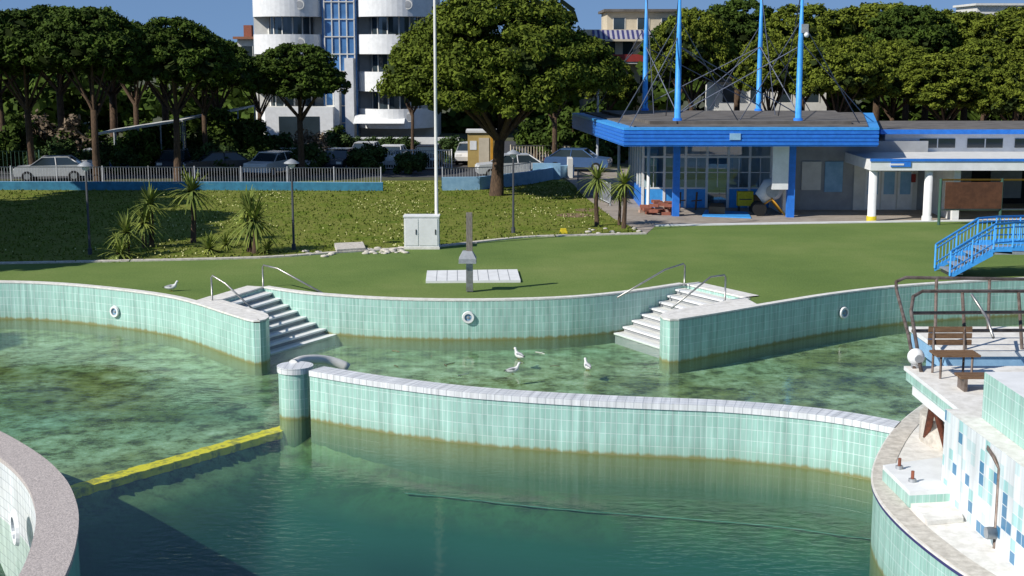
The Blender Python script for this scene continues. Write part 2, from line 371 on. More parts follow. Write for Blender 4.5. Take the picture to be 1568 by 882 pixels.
def inlet(u,v,d,nx,ny,name='wall_inlet',k=1.0):
    x,z=D(u,v,d); n=Vector((nx,ny,0)).normalized(); s=MB()
    t=Vector((-n.y,n.x,0)); c=Vector((x,d,z))
    def ring(r0,r1,o0,o1,mat):
        for i in range(20):
            a,b=2*math.pi*i/20,2*math.pi*(i+1)/20
            f=lambda r,a,o:c+t*r*k*math.cos(a)+Vector((0,0,1))*r*k*math.sin(a)+n*o
            s.face([f(r0,a,o0),f(r0,b,o0),f(r1,b,o1),f(r1,a,o1)],mat)
    ring(.20,.18,.0,.06,white); ring(.18,.12,.06,.06,white); ring(.12,.10,.06,.0,galv); ring(.10,.0,.01,.01,palebl); ring(.05,0,.03,.04,galv)
    s.build(name)
def walld(u,line,first=False):
    k=(u-784)/(F*cp); best=None
    for i in range(len(line)-1):
        a,b=line[i],line[i+1]
        fa=a[0]-k*a[1]; fb=b[0]-k*b[1]
        if fa*fb<=0 and fa!=fb:
            t=fa/(fa-fb); y=a[1]+(b[1]-a[1])*t
            tt=Vector((b[0]-a[0],b[1]-a[1])).normalized(); best=(y,Vector((tt.y,-tt.x)))
            if first: return best
    return best
for u,v,l in ((176,477,oA),(717,486,oC),(1292,479,oG)):
    y,n=walld(u*1.0,l)
    inlet(u,v,y-.02,n.x,n.y)
mid=smooth(SL([(474,567),(540,578),(600,586.5),(700,598.5),(800,606.5),(900,612.5),(1000,617),(1100,621),(1180,627),(1250,634),(1310,643),(1372,655)]),5)
mw=MB(); mb=offset(mid,.5)
mw.curtain(mid,-4.2,-.14,aqua); mw.curtain(mb,-4.2,-.14,aqua)
mf=offset(mid,-.03); mbb=offset(mb,.03)
mw.curtain(mf,-.14,0,whitetile); mw.curtain(mbb,-.14,0,whitetile); mw.strip(mf,mbb,0,whitetile); mw.strip(mid,mf,-.14,whitetile)
c=S(452,561); 
def disc(cx,cy,r,n=28): return [(cx+r*math.cos(2*math.pi*i/n),cy+r*math.sin(2*math.pi*i/n)) for i in range(n)]
mw.prism(disc(c[0],c[1],.42),-4.2,-.12,aqua); mw.prism(disc(c[0],c[1],.45),-.12,.03,whitetile)
st2=smooth([(c[0]-.1,c[1]+.3),(c[0]+.1,c[1]+1.0),(c[0]+.55,c[1]+1.6),(c[0]+1.1,c[1]+1.7)],4)
mw.tube([(p[0],p[1],-.02-.5*(i/len(st2))**2) for i,p in enumerate(st2)],.13,offw,n=10)
mw.build('divider_wall')
lw=MB(); lo=smooth(SL([(-120,622),(-60,640),(0,664),(60,700),(95,733),(112,765),(118,800),(110,850),(90,900),(60,960)]),5); li=offset(lo,-.62)
lw.curtain(lo,-4.2,-.02,aqua_dk); lw.curtain(li,-4.2,-.02,whitetile); lw.strip(offset(lo,.03),offset(li,-.03),.04,pebble); lw.curtain(offset(lo,.03),-.05,.04,pebble); lw.curtain(offset(li,-.03),-.05,.04,pebble)
lw.build('curved_pool_wall')
yv=walld(25,li,True)
if yv: 
    n=yv[1]; n=n if n.x<0 else -n
    inlet(25,808,yv[0]+.0,n.x,n.y,k=1.7)
io=smooth(SL([(1560,560),(1480,583),(1430,610),(1380,648),(1350,690),(1338,730),(1350,765),(1385,805),(1440,850),(1500,890),(1600,950)]),5)
isl=MB(); isl.curtain(io,-4.2,-.02,aqua)
isl.curtain(offset(io,-.045),-.09,-.035,navy)
isl.poly(offset(io,-.05)+[(20,17),(20,32)],.0,concrete)
isl.curtain(offset(io,-.05),-.035,0,concrete)
isl.strip(offset(io,-.02),offset(io,.35),.012,stone)
isl.build('diving_island')
# pool floor heightfield
yl=[S(-500,928,-1.6),S(112,749,-1.6),S(450,652,-1.6)]
divl=yl+[m_ for m_ in mb[4:]]+[(12,28),(40,30)]
ledge=smooth(SL([(455,662),(490,705),(550,735),(700,752),(850,768),(1050,783),(1200,796),(1310,811),(1500,830)],-2.0),4)
def below(px,py,line):
    xs=[p[0] for p in line]; ys=[p[1] for p in line]
    return np.interp(px,xs,ys)-py
xs=np.arange(-36,36.1,.3); ys=np.arange(3,60,.3); X,Y=np.meshgrid(xs,ys)
dv=sorted(divl,key=lambda p:p[0]); lg=sorted(ledge,key=lambda p:p[0])
s1=below(X,Y,dv); s2=below(X,Y,lg)
sm=lambda t:np.clip(t,0,1)**2*(3-2*np.clip(t,0,1))
xl=S(455,662,-2)[0]
deepL=-1.6-.45*sm(s1/.8)-1.75*sm((s1-.8)/5.0)
deepR=-2.2-1.5*sm((s2+.1)/1.6)
bl=sm((X-xl-1.0)/3.5)
Z=np.where(s1>0,deepL*(1-bl)+deepR*bl,-1.6)
nx,ny=len(xs),len(ys)
V=np.stack([X.ravel(),Y.ravel(),Z.ravel()],1)
fc=[(j*nx+i,j*nx+i+1,(j+1)*nx+i+1,(j+1)*nx+i) for j in range(ny-1) for i in range(nx-1)]
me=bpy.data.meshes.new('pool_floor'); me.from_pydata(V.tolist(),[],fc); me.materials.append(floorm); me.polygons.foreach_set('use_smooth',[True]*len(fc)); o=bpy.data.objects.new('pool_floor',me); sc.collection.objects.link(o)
lf=MB(); lr=[p for p in ledge if p[0]>xl+3]; lf.strip(lr,offset(lr,.05),-2.17,M('ledge_trim',(.12,.30,.23),(.03,.15,.10),scale=.9)); lf.build('submerged_ledge_trim')
ym=MB(); ymat=M('yellow_line',(.92,.70,.01),(.40,.34,.03),scale=3.5,pos=(.38,.50))
a=Vector(yl[1]);b=Vector(yl[2]); t=(b-a).normalized(); n=Vector((-t.y,t.x))
pl=[a+(b-a)*i/60 for i in range(-20,61)]
e1=[tuple(p-n*(.17+.07*random.random())) for p in pl]; e2=[tuple(p+n*(.17+.07*random.random())) for p in pl]
ym.strip(e1,e2,-1.57,ymat); ym.curtain(e1,-1.75,-1.57,ymat); ym.build('yellow_depth_line')
wt=MB(); wt.face([(-34,4,WZ),(34,4,WZ),(34,60,WZ),(-34,60,WZ)],waterm); wt.build('pool_water')
# ---------------- foliage ----------------
def leafcloud(cs,rs,n,size,flat=.7,aspect=.5,ex=.4):
    cs=np.array(cs);rs=np.array(rs); k=len(cs)
    d=rng.normal(size=(k,n,3)); d/=np.linalg.norm(d,axis=2,keepdims=True)
    rad=rng.random((k,n,1))**ex*(1+.25*rng.random((k,n,1))**3)
    p=cs[:,None,:]+d*rad*rs[:,None,None]*np.array([1,1,flat]); p=p.reshape(-1,3)
    dd=(d.reshape(-1,3)+rng.normal(size=(k*n,3))*.6+np.array([0,0,.35])); dd/=np.linalg.norm(dd,axis=1,keepdims=True)
    r=rng.normal(size=(k*n,3)); a=np.cross(dd,r); a/=np.linalg.norm(a,axis=1,keepdims=True); b=np.cross(dd,a)
    s=size*(.6+.8*rng.random((k*n,1))); a=a*s; b=b*s*aspect
    return np.stack([p-a-b,p+a-b*.6,p+a*1.1+b,p-a*.7+b],1).reshape(-1,3)
def pine(seed,R,Ht,Ch,leaf,lobes=7,ncl=220,nl=75,tr=.2,lean=0,ls=.09,spread=.55):
    rd=random.Random(seed); m=MB(); zb=Ht-Ch; fork=zb*.8
    m.tube([(0,0,-.1),(lean*.3,0,fork*.4),(lean*.8,0,fork)],[tr*1.3,tr,tr*.85],bark,n=10)
    # umbrella crown: one wide shallow dome plus overlapping lobes with flat undersides
    L=[(lean,0,zb+Ch*.35,R*.8,Ch*.62)]
    for i in range(lobes):
        a=i*6.283/lobes+rd.uniform(-.3,.3); q=R*spread*rd.uniform(.85,1.1)
        L.append((lean+q*math.cos(a),q*math.sin(a),zb+Ch*rd.uniform(.05,.3),R*rd.uniform(.38,.5),Ch*rd.uniform(.34,.5)))
    cs=[];rs=[];tips=[];kc=[];kr=[]
    for (x,y,z,r,h) in L:
        tips.append((x,y,z+h*.3)); nn=int(ncl*(r/R)**2)+8
        for i in range(nn):
            q=rd.random()**.5; a=rd.uniform(0,6.283)
            zz=z+h*math.sqrt(max(0,1-q*q))*(rd.uniform(.92,1.03) if rd.random()<.8 else rd.uniform(.05,.8))
            cr=R*rd.uniform(.055,.12)
            cs.append((x+r*q*math.cos(a),y+r*q*math.sin(a),min(zz,Ht-cr*.6))); rs.append(cr)
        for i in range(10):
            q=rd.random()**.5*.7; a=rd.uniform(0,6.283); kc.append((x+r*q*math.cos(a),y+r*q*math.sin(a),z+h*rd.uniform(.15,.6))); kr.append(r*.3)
    for c in tips:
        m.tube([(lean*.8,0,fork*rd.uniform(.8,1)),((c[0]-lean)*.55+lean,c[1]*.55,fork+(c[2]-fork)*.5),c],[tr*.5,tr*.33,tr*.12],bark,n=6)
    m.leaves(leafcloud(cs,rs,nl,ls),leaf)
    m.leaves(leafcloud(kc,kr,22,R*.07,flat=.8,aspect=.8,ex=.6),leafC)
    return m.mesh('pine_tree')
pD=[pine(i,3.4,10,4.3,leafD,tr=.2,lean=.3*(i-1)) for i in range(3)]
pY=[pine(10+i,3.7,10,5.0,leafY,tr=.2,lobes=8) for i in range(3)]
big=pine(23,5.9,11.2,7.0,leafM,lobes=12,ncl=380,nl=125,tr=.33,lean=.3,ls=.09,spread=.6)
def pl_tree(me,u,d,top,R0,H0,w=None,rz=None):
    x,_=D(u,100,d); _,zt=D(u,top,d); s=zt/H0; sx=(w/2100*d/2)/R0 if w else s
    place('pine_tree',me,(x,d,0),(sx,sx,s),random.uniform(0,6) if rz is None else rz)
for i,(u,d,top,w) in enumerate([(40,84,14,200),(140,80,10,210),(-60,82,0,200),(265,82,26,200),(205,92,32,160),(458,86,66,180),(330,97,60,150),(395,104,84,130),(90,100,8,210),(0,98,16,200),(250,106,42,200),(310,90,50,150),(170,110,30,220)]):
    pl_tree(pD[i%3],u,d,top,3.7,10,w)
x,_=S(766,296); place('pine_tree',big,(x-.2,74.5,0),1,.6)
pl_tree(pD[1],850,92,75,3.7,10,150)
pl_tree(pD[2],630,100,85,3.7,10,100)
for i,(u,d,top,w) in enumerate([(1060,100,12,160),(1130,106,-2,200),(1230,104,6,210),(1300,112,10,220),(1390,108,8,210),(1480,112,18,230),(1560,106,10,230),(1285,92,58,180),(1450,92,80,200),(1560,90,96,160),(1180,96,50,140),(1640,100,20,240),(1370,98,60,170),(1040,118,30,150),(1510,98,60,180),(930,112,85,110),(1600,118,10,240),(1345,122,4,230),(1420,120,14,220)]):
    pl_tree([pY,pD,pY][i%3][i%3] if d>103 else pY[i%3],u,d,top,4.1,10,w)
# pines standing left of the view, over the lawn
for x,y,s in ((-30,51,1.45),(-30,46,1.3),(-28.5,57,1.3),(-34,56,1.4),(-32,63,1.3),(-37,62,1.3),(-31,70,1.1),(-27,38,.75),(-36,48,1.5)):
    place('pine_tree',pD[int(y)%3],(x,y,0),s,y)
m=MB(); cs=[];rs=[]
for i in range(620):
    x=random.uniform(-85,85); y=random.uniform(132,150); u=784+x/y*F
    hmax=7.2+1.0*math.sin(x*.35)+.7*math.sin(x*.9+1)
    if u>1000: hmax+=2
    z=random.uniform(.3,hmax); cs.append((x,y,z)); rs.append(random.uniform(1.3,2.2))
m.leaves(leafcloud(cs,rs,100,.42,aspect=.8),leafD); m.build('distant_treeline')
def shrub(seed,R,h,leaf,ncl=22,nl=130,ls=.09):
    rd=random.Random(seed); m=MB(); cs=[];rs=[]
    for i in range(ncl):
        a=rd.uniform(0,6.28);q=math.sqrt(rd.random())*R*.8; z=rd.uniform(.15,1)*h*math.sqrt(max(.05,1-(q/R)**2))*.85
        cs.append((q*math.cos(a),q*math.sin(a),z)); rs.append(R*rd.uniform(.22,.38))
    for i in range(5): c=rd.choice(cs); m.tube([(0,0,0),c],[.05,.02],bark,n=5)
    m.leaves(leafcloud(cs,rs,nl,ls,flat=.9),leaf); return m.mesh('shrub')
sh=[shrub(1,1.2,1.8,leafS),shrub(2,1.2,2.4,leafD),shrub(3,1.3,1.3,leafS)]; shd=shrub(4,1.6,2.6,dry,nl=80,ls=.1)
for i in range(42):
    u=random.uniform(-20,640); d=random.choice([88,92,96,100,112]); x,_=D(u,200,d); place('shrub',sh[i%3],(x,d+random.uniform(-1,1),0),random.uniform(.8,1.5),random.uniform(0,6))
for u,d,s in ((350,93,1.9),(385,95,1.5),(330,91,1.3),(210,95,1.5),(230,96,1.4),(20,90,1.6),(700,97,1.2),(860,100,1.8),(880,98,1.9),(900,103,2.0),(935,97,1.2),(960,101,1.4),(600,104,.9),(575,104,.9),(550,104,.9),(625,104,.9),(820,100,1.4)):
    x,_=D(u,200,d); place('shrub',sh[1 if s>1.2 else 0],(x,d,0),s,u)
for u,d,s in ((1070,90,1.5),(1110,89,1.55),(1135,91,1.4),(85,92,1.6),(1330,90,1.4),(480,92,1.1)):
    x,_=D(u,200,d); place('dry_shrub',shd,(x,d,0),s,u)
def palm(seed,stem,n,l,tr=.07,mat=leafP,w=.05):
    rd=random.Random(seed); m=MB(); m.tube([(0,0,0),(.05,0,stem*.5),(.02,.04,stem)],[tr*1.3,tr,tr*1.1],bark,n=8)
    for i in range(n):
        a=rd.uniform(0,6.28); e=rd.uniform(-.6,1.35); L=l*rd.uniform(.75,1.1)
        ca,sa=math.cos(a),math.sin(a); pts=[]
        for k in range(5):
            t=k/4; r=L*t*math.cos(e); z=stem+L*t*math.sin(e)-.45*L*t*t*math.cos(e)
            pts.append((r*ca,r*sa,max(z,.02),w*(1-t*.85)))
        for k in range(4):
            p,q=pts[k],pts[k+1]
            m.face([(p[0]-sa*p[3],p[1]+ca*p[3],p[2]),(p[0]+sa*p[3],p[1]-ca*p[3],p[2]),(q[0]+sa*q[3],q[1]-ca*q[3],q[2]),(q[0]-sa*q[3],q[1]+ca*q[3],q[2])],mat)
    return m.mesh('yucca')
ya=[palm(1,.9,110,1.0),palm(2,1.5,100,.85),palm(3,.15,80,.9)]
for u,v,k,s in ((390,388,0,1.4),(382,386,1,1.15),(232,378,1,1.15),(222,380,0,1.1),(195,392,0,1.0),(185,396,2,1.2),(296,372,1,1.4),(320,388,2,1.0),(410,388,2,.8),(345,380,2,.8)):
    x,y=S(u,v); place('yucca',ya[k],(x,y,0),s,u)
pm=palm(8,2.1,90,1.0,tr=.09,mat=leafP,w=.06)
for u,v,s in ((914,346,1.0),(955,350,.95),(948,345,.7)):
    x,y=S(u,v); place('young_palm_tree',pm,(x,y,0),s,u)
def inside(p,poly):
    c=False;j=len(poly)-1
    for i in range(len(poly)):
        a,b=poly[i],poly[j]
        if (a[1]>p[1])!=(b[1]>p[1]) and p[0]<(b[0]-a[0])*(p[1]-a[1])/(b[1]-a[1])+a[0]: c=not c
        j=i
    return c
pts=[]
while len(pts)<20000:
    p=(random.uniform(-32,9),random.uniform(50,82))
    if inside(p,lawn): pts.append(p)
T=np.array(pts); n=len(T); hgt=.04+.10*rng.random(n)**2; an=rng.random(n)*6.28; wd=.03+.03*rng.random(n); ln=(rng.random((n,2))-.5)*.1
A=np.stack([T[:,0]-np.cos(an)*wd,T[:,1]-np.sin(an)*wd,np.full(n,.01)],1);B=np.stack([T[:,0]+np.cos(an)*wd,T[:,1]+np.sin(an)*wd,np.full(n,.01)],1)
C=np.stack([T[:,0]+ln[:,0]+.01,T[:,1]+ln[:,1],hgt],1);E=np.stack([T[:,0]+ln[:,0]-.01,T[:,1]+ln[:,1],hgt],1)
gm=MB(); gm.leaves(np.stack([A,B,C,E],1).reshape(-1,3),leafmat('grass_blades',(.14,.18,.03),(.09,.125,.018))); gm.build('grass_tufts')
fp=[p for p in pts[:6000] if math.sin(p[0]*.8)+math.sin(p[1]*.6+p[0]*.3)>.1 and p[0]>-17+random.uniform(-4,4)][:520]
T=np.array(fp); n=len(T); r=.012+.012*rng.random(n); z=.09+.05*rng.random(n)
q=[np.stack([T[:,0]+a*r,T[:,1]+b*r,z+b*.02],1) for a,b in ((-1,-1),(1,-1),(1,1),(-1,1))]
fm=MB(); fm.leaves(np.stack(q,1).reshape(-1,3),M('flower_yellow',(.60,.58,.26),(.5,.48,.2),rough=.8)); fm.build('lawn_wildflowers')
# ---------------- lamps, poles ----------------
def lamp():
    m=MB(); m.tube([(0,0,0),(0,0,.25)],.085,darkmetal); m.tube([(0,0,.25),(0,0,3.25)],[.05,.04],darkmetal)
    m.tube([(0,0,3.22),(0,0,3.3),(0,0,3.42)],[.05,.13,.15],tarp,n=14)
    m.tube([(0,0,3.42),(0,0,3.46),(0,0,3.54),(0,0,3.6)],[.30,.29,.15,.03],galv,n=18); return m.mesh('street_lamp')
lm=lamp()
for u,v in ((138,390),(450,383),(786,357)):
    x,y=S(u,v); place('street_lamp',lm,(x,y,0))
m=MB(); x,y=S(669,378); m.tube([(x,y,0),(x,y,.3)],.12,white,n=12); m.tube([(x,y,.3),(x,y,6),(x,y,13)],[.075,.06,.045],offw,n=12); m.sphere((x,y,13.05),.09,white); m.box(x-.07,x+.07,y-.13,y-.05,1.1,1.25,galv); m.build('flag_pole')
m=MB(); x,_=D(915,200,92); 
m.tube([(x,92,0),(x,92,6.6),(x-.05,92,7.4),(x-.35,92,7.8),(x-.8,92,7.9)],[.09,.07,.06,.05,.05],galv); m.box(x-1.2,x-.7,91.85,92.15,7.84,7.95,galv); m.build('tall_street_lamp')
m=MB(); x0,y0=S(619,382); x1,_=S(672,382); yy=y0
m.box(x0-.02,x1+.03,yy-.03,yy+.75,0,.1,concrete); m.box(x0,x1,yy,yy+.7,.1,1.28,white); m.box(x0-.03,x1+.03,yy-.03,yy+.73,1.28,1.33,white)
xm=x0+(x1-x0)*.42
for a,b in ((x0+.05,xm-.02),(xm+.02,x1-.05)): m.box(a,b,yy-.02,yy-.001,.16,1.22,white); m.box(b-.1,b-.06,yy-.04,yy-.02,.6,.8,darkmetal)
m.build('utility_cabinet')
m=MB(); x,y=S(719,448); y+=.1
m.box(x-.11,x+.11,y-.09,y+.09,.04,1.0,steel); m.box(x-.1,x+.10,y-.08,y+.08,1.0,2.6,postw)
m.prism([(x-.34,y-.26),(x+.22,y-.26),(x+.22,y+.26),(x-.34,y+.26)],.98,1.12,galv); m.prism([(x-.34,y-.26),(x+.22,y-.26),(x+.22,y+.26),(x-.34,y+.26)],1.12,1.36,galv,scale_top=(.55,.4))
m.tube([(x+.1,y,1.6),(x+.25,y-.05,1.62)],.02,steel); m.build('shower_post',bevel=.012)
m=MB(); p=SL([(652,434),(797,433),(792,416),(654,418)]); m.prism(p,0.008,.09,white)
for i in range(1,9):
    a=Vector(p[0]).lerp(Vector(p[1]),i/9);b=Vector(p[3]).lerp(Vector(p[2]),i/9); m.face([(a.x-.012,a.y,.094),(a.x+.012,a.y,.094),(b.x+.012,b.y,.094),(b.x-.012,b.y,.094)],grey)
m.build('foot_wash_tray')
m=MB(); p=SL([(515,388),(560,385),(556,376),(512,378)]); m.prism(p,0,.16,stone); 
m.build('stone_slab',bevel=.02)
m=MB()
for i in range(70):
    if i<40: u=random.uniform(560,622);v=386-(u-560)*.03+random.uniform(-4,4)
    elif i<54: u=random.uniform(468,510);v=random.uniform(386,394)
    else: u=random.uniform(900,985);v=random.uniform(350,360)
    x,y=S(u,v); r=random.uniform(.05,.13); m.sphere((x,y,r*.3),r,stone,n=6,sc_=(1.3,random.uniform(.6,1),.5))
m.build('rocks')
m=MB(); x,y=S(863,358); m.box(x-.17,x+.17,y,y+.2,0,.12,yellow); m.box(x-.13,x+.13,y+.03,y+.17,.12,.22,yellow); m.build('valve_box',bevel=.02)
m=MB(); be=M('bare_earth',(.25,.17,.10)); x,y=S(900,322); m.poly(disc(x,y,.7,11),.018,be); x,y=S(880,330); m.poly(disc(x,y,.9,9),.016,be); m.build('bare_earth_patch')
# ---------------- walls & fences ----------------
m=MB()
bl=smooth([( -60,78.5),(-28,77.5),(-15,77.3),(S(582,297)[0],77.0)],4); m.strip(bl,offset(bl,.25),.48,palebl); m.curtain(bl,0,.48,bluewall); m.curtain(offset(bl,.25),0,.48,bluewall); m.build('blue_low_wall')
m=MB(); x0=S(678,290)[0]; l=[(x0,77.2),(S(735,290)[0],77.5),(S(812,280)[0],81.0),(3.0,85),(3.9,86)]; m.strip(l,offset(l,.25),.75,palebl); m.curtain(l,0,.75,palebl); m.curtain(offset(l,.25),0,.75,bluewall); m.build('blue_low_wall')
def fence(name,line,h,mat,sp=.16,z0=0,r=.012,post=2.4):
    m=MB()
    for i in range(len(line)-1):
        a=Vector((*line[i],z0));b=Vector((*line[i+1],z0)); L=(b-a).length; n=max(1,int(L/sp))
        for zz in (.12,h): m.beam(a+Vector((0,0,zz)),b+Vector((0,0,zz)),r*2,mat)
        for k in range(n+1):
            p=a.lerp(b,k/n); m.beam(p+Vector((0,0,.1)),p+Vector((0,0,h)),r,mat)
        n=max(1,int(L/post))
        for k in range(n+1):
            p=a.lerp(b,k/n); m.beam(p,p+Vector((0,0,h+.08)),.04,mat)
    m.build(name)
fence('metal_fence',[(-45,79.6),(S(245,280)[0],79.4),(S(582,290)[0],78.6)],1.15,galv)
fence('metal_fence',[(S(680,284)[0],78.6),(S(760,284)[0],79.5),(S(812,280)[0],82.5)],1.15,galv)
fence('white_railing',[(-14.5,91),(-4.0,91)],1.3,offw,r=.02)
fence('white_railing',[(D(782,240,97)[0],97),(D(880,240,97)[0],97)],1.2,cream,r=.02,sp=.2)
fence('terrace_railing',[(3.7,77),(4.4,73.5),(5.0,69.5)],1.1,galv,r=.014)
fence('green_fence',[(-45,86),(D(60,240,86)[0],86)],1.6,greenp,sp=.25)
m=MB(); m.box(-26,-12,99,99.3,0,.9,offw); m.box(-12,-4,105,105.3,0,1.3,white); m.box(2,8,106,106.3,0,1.1,cream); m.build('boundary_wall')
m=MB(); a=D(815,260,86)[0]; m.box(a,a+1.7,84,84.2,0,1.0,palebl); m.box(a+2.2,a+2.5,85,86.6,0,1.2,offw); m.build('ramp_wall')
m=MB(); 
for (ua,va,ub,vb,d0,d1) in ((142,205,285,182,88,90.5),(255,186,368,166,92,96)):
    x0,z0=D(ua,va,d0); x1,z1=D(ub,vb,d1); z0=max(z0,2.3)
    q=[(x0,d0,z0),(x1,d1-1,z1),(x1+.5,d1+2.6,z1+.15),(x0+.5,d0+3,z0+.15)]
    m.face(q,tarp); m.face([(a,b,c-.12) for a,b,c in q],tarp)
    for i in range(4):
        a,b=q[i],q[(i+1)%4]; m.face([a,b,(b[0],b[1],b[2]-.12),(a[0],a[1],a[2]-.12)],tarp)
    for i in range(5):
        t=i/4; p=Vector(q[0]).lerp(Vector(q[1]),t); r=Vector(q[3]).lerp(Vector(q[2]),t)
        for w_ in (p,r): m.beam((w_.x,w_.y,0),(w_.x,w_.y,w_.z-.1),.05,galv)
m.build('parking_canopy')
m=MB(); x0,z1=D(716,198,93); x1,_=D(757,198,93); ky=M('kiosk_yellow',(.50,.36,.12),(.4,.28,.1),scale=2)
m.box(x0,x1,93,95,0,2.35,ky); m.box(x0-.12,x1+.12,92.88,95.1,2.35,2.5,offw); m.box(x0+.75,x0+1.45,92.96,92.998,.1,2.0,cream); m.box(x0+.15,x0+.6,92.97,92.998,1.2,1.8,white); m.box(x1-.25,x1-.1,92.97,92.998,.2,2.2,orange)
m.build('electrical_kiosk')
def car(col):
    m=MB(); paint=M('car_paint',col,tuple(c*.9 for c in col),rough=.25,spec=.6)
    prof=[(-2.1,.32),(-2.15,.6),(-2.05,.86),(-1.1,.95),(1.55,.98),(2.05,.9),(2.12,.6),(2.08,.32)]
    for sgn in (-1,1):
        m.face([(x,sgn*.85,z) for x,z in prof],paint)
    for i in range(len(prof)):
        a,b=prof[i],prof[(i+1)%len(prof)]; m.face([(a[0],-.85,a[1]),(b[0],-.85,b[1]),(b[0],.85,b[1]),(a[0],.85,a[1])],paint)
    cab=[(-1.15,.95),(-.45,1.42),(1.05,1.45),(1.75,.98)]; ins=[.0,.14,.14,.0]
    for sgn in (-1,1): m.face([(x,sgn*(.82-i_),z) for (x,z),i_ in zip(cab,ins)],glass)
    m.face([(-1.15,-.82,.95),(-1.15,.82,.95),(-.45,.68,1.42),(-.45,-.68,1.42)],glass); m.face([(1.75,-.82,.98),(1.75,.82,.98),(1.05,.68,1.45),(1.05,-.68,1.45)],glass)
    m.box(-.5,1.1,-.69,.69,1.42,1.47,paint)
    for sgn in (-1,1):
        for a,b in (((-1.15,.95),(-.45,1.43)),((.35,.97),(.3,1.44)),((1.75,.98),(1.05,1.45))):
            m.beam((a[0],sgn*.825,a[1]),(b[0],sgn*.69,b[1]),.035,paint)
    for x in (-1.35,1.35):
        for sgn in (-1,1): m.tube([(x,sgn*.68,.32),(x,sgn*.88,.32)],.32,tyre,n=16); m.tube([(x,sgn*.87,.32),(x,sgn*.89,.32)],.19,galv,n=10)
    for sgn in (-.6,.6): m.box(-2.14,-2.06,sgn-.17,sgn+.17,.62,.78,white); m.box(2.06,2.13,sgn-.15,sgn+.15,.66,.85,red)
    return m.mesh('parked_car')
cars=[car((.55,.56,.57)),car((.03,.035,.05)),car((.75,.75,.74)),car((.06,.12,.25))]
for k,u,v,rz in ((0,78,277,.2),(2,418,268,1.2),(1,335,268,.3),(3,885,262,2.9),(0,782,272,.15),(1,520,262,1.4),(2,600,256,1.5),(1,655,256,1.5),(0,150,262,1.5),(3,205,262,1.5),(2,120,252,1.5),(1,270,264,1.6),(0,475,262,1.5),(0,560,250,1.5),(2,720,250,1.5)):
    x,y=S(u,v); place('parked_car',cars[k],(x,max(y,83.5),.01),1,rz)
# ---------------- apartment building ----------------
m=MB(); d=122
def X_(u,dd=122): return (u-784)/(F*cp)*dd
xl0,xl1=X_(395),X_(507); xr0,xr1=X_(548),X_(668)
def arc(cx,cy,r,a0,a1,n=20): return [(cx+r*math.cos(a0+(a1-a0)*i/n),cy+r*math.sin(a0+(a1-a0)*i/n)) for i in range(n+1)]
for (a,b) in ((xl0,xl1),(xr0,xr1)):
    cx=(a+b)/2; r=(b-a)/2; cy=d+r*.6
    for kf in range(7):
        z0=1.1+3.22*kf; out=arc(cx,cy,r,math.pi,2*math.pi,24); inn=arc(cx,cy,r-.15,math.pi,2*math.pi,24)
        m.curtain(out,z0,z0+1.7,white); m.curtain(inn,z0+.4,z0+1.7,white); m.strip(out,inn,z0+1.7,white)
        m.poly(out,z0,white); m.poly(inn,z0+.4,grey)
        wi=arc(cx,cy,r-1.3,math.pi,2*math.pi,14); m.curtain(wi,z0+.4,z0+3.25,glass)
        for q in wi[::2]: m.beam((q[0],q[1]-.03,z0+.4),(q[0],q[1]-.03,z0+3.2),.07,offw)
        q=out[15]
        m.tube([(q[0],q[1]+.02,z0+1.0),(q[0],q[1]-.05,z0+1.0)],.42,offw,n=20); m.tube([(q[0],q[1],z0+1.0),(q[0],q[1]-.07,z0+1.0)],.3,grey,n=20)
    m.box(cx-r,cx+r,cy,cy+9,0,24,offw)
m.box(xl1-.3,xr0+.3,d+.2,d+8,0,24,bglass)
for i in range(5): xx=xl1-.1+(xr0-xl1+.2)*i/4; m.box(xx-.05,xx+.05,d+.1,d+.2,0,24,offw)
for i in range(16): m.box(xl1-.1,xr0+.1,d+.08,d+.18,1.5*i,1.5*i+.09,offw)
m.box(X_(536),X_(549),d-.9,d+.1,0,7.2,white); m.box(X_(520),X_(527),d-.9,d+.1,0,5,white)
m.box(X_(420),X_(520),d-2,d+1,0,3.0,white,offw); m.box(X_(440),X_(500),d-2.03,d-2.001,.2,2.2,glass)
aw=[(X_(550),d-2.2,1.6),(X_(625),d-2.2,1.6),(X_(625),d-.6,2.3),(X_(550),d-.6,2.3)]; m.face(aw,white); m.build('apartment_building')
def house(name,x0,x1,y0,y1,h,wall,roofm,fl,win=3):
    m=MB(); m.box(x0,x1,y0,y1,0,h,wall); m.box(x0-.35,x1+.35,y0-.5,y1+.3,h,h+.25,roofm)
    fh=h/fl
    for f in range(fl):
        for i in range(win):
            cx=x0+(x1-x0)*(i+.5)/win; z=f*fh+.9
            m.box(cx-.55,cx+.55,y0-.03,y0-.002,z,z+1.4,glass); m.box(cx-.62,cx+.62,y0-.08,y0-.001,z-.1,z-.02,offw); m.box(cx-.62,cx-.555,y0-.06,y0-.001,z-.02,z+1.4,offw); m.box(cx+.555,cx+.62,y0-.06,y0-.001,z-.02,z+1.4,offw)
        if f>0: m.box(x0+.2,x1-.2,y0-1.2,y0-.1,f*fh-.1,f*fh+.06,offw); m.box(x0+.2,x1-.2,y0-1.2,y0-1.1,f*fh+.06,f*fh+.85,wall)
    m.build(name); return
dd=140; k=lambda u:X_(u,dd)
house('cream_house',k(925),k(1032),dd,dd+9,11.7,cream,roofgrey,4,3)
m=MB(); 
x0,x1=k(900),k(985); zt,zb_=D(0,46,dd-3)[1],D(0,60,dd-5)[1]
for i in range(24):
    a=x0+(x1-x0)*i/24;b=x0+(x1-x0)*(i+1)/24; mt=[navy,greyst][i%2]
    m.face([(a,dd-5,zb_),(b,dd-5,zb_),(b,dd-3,zt),(a,dd-3,zt)],mt)
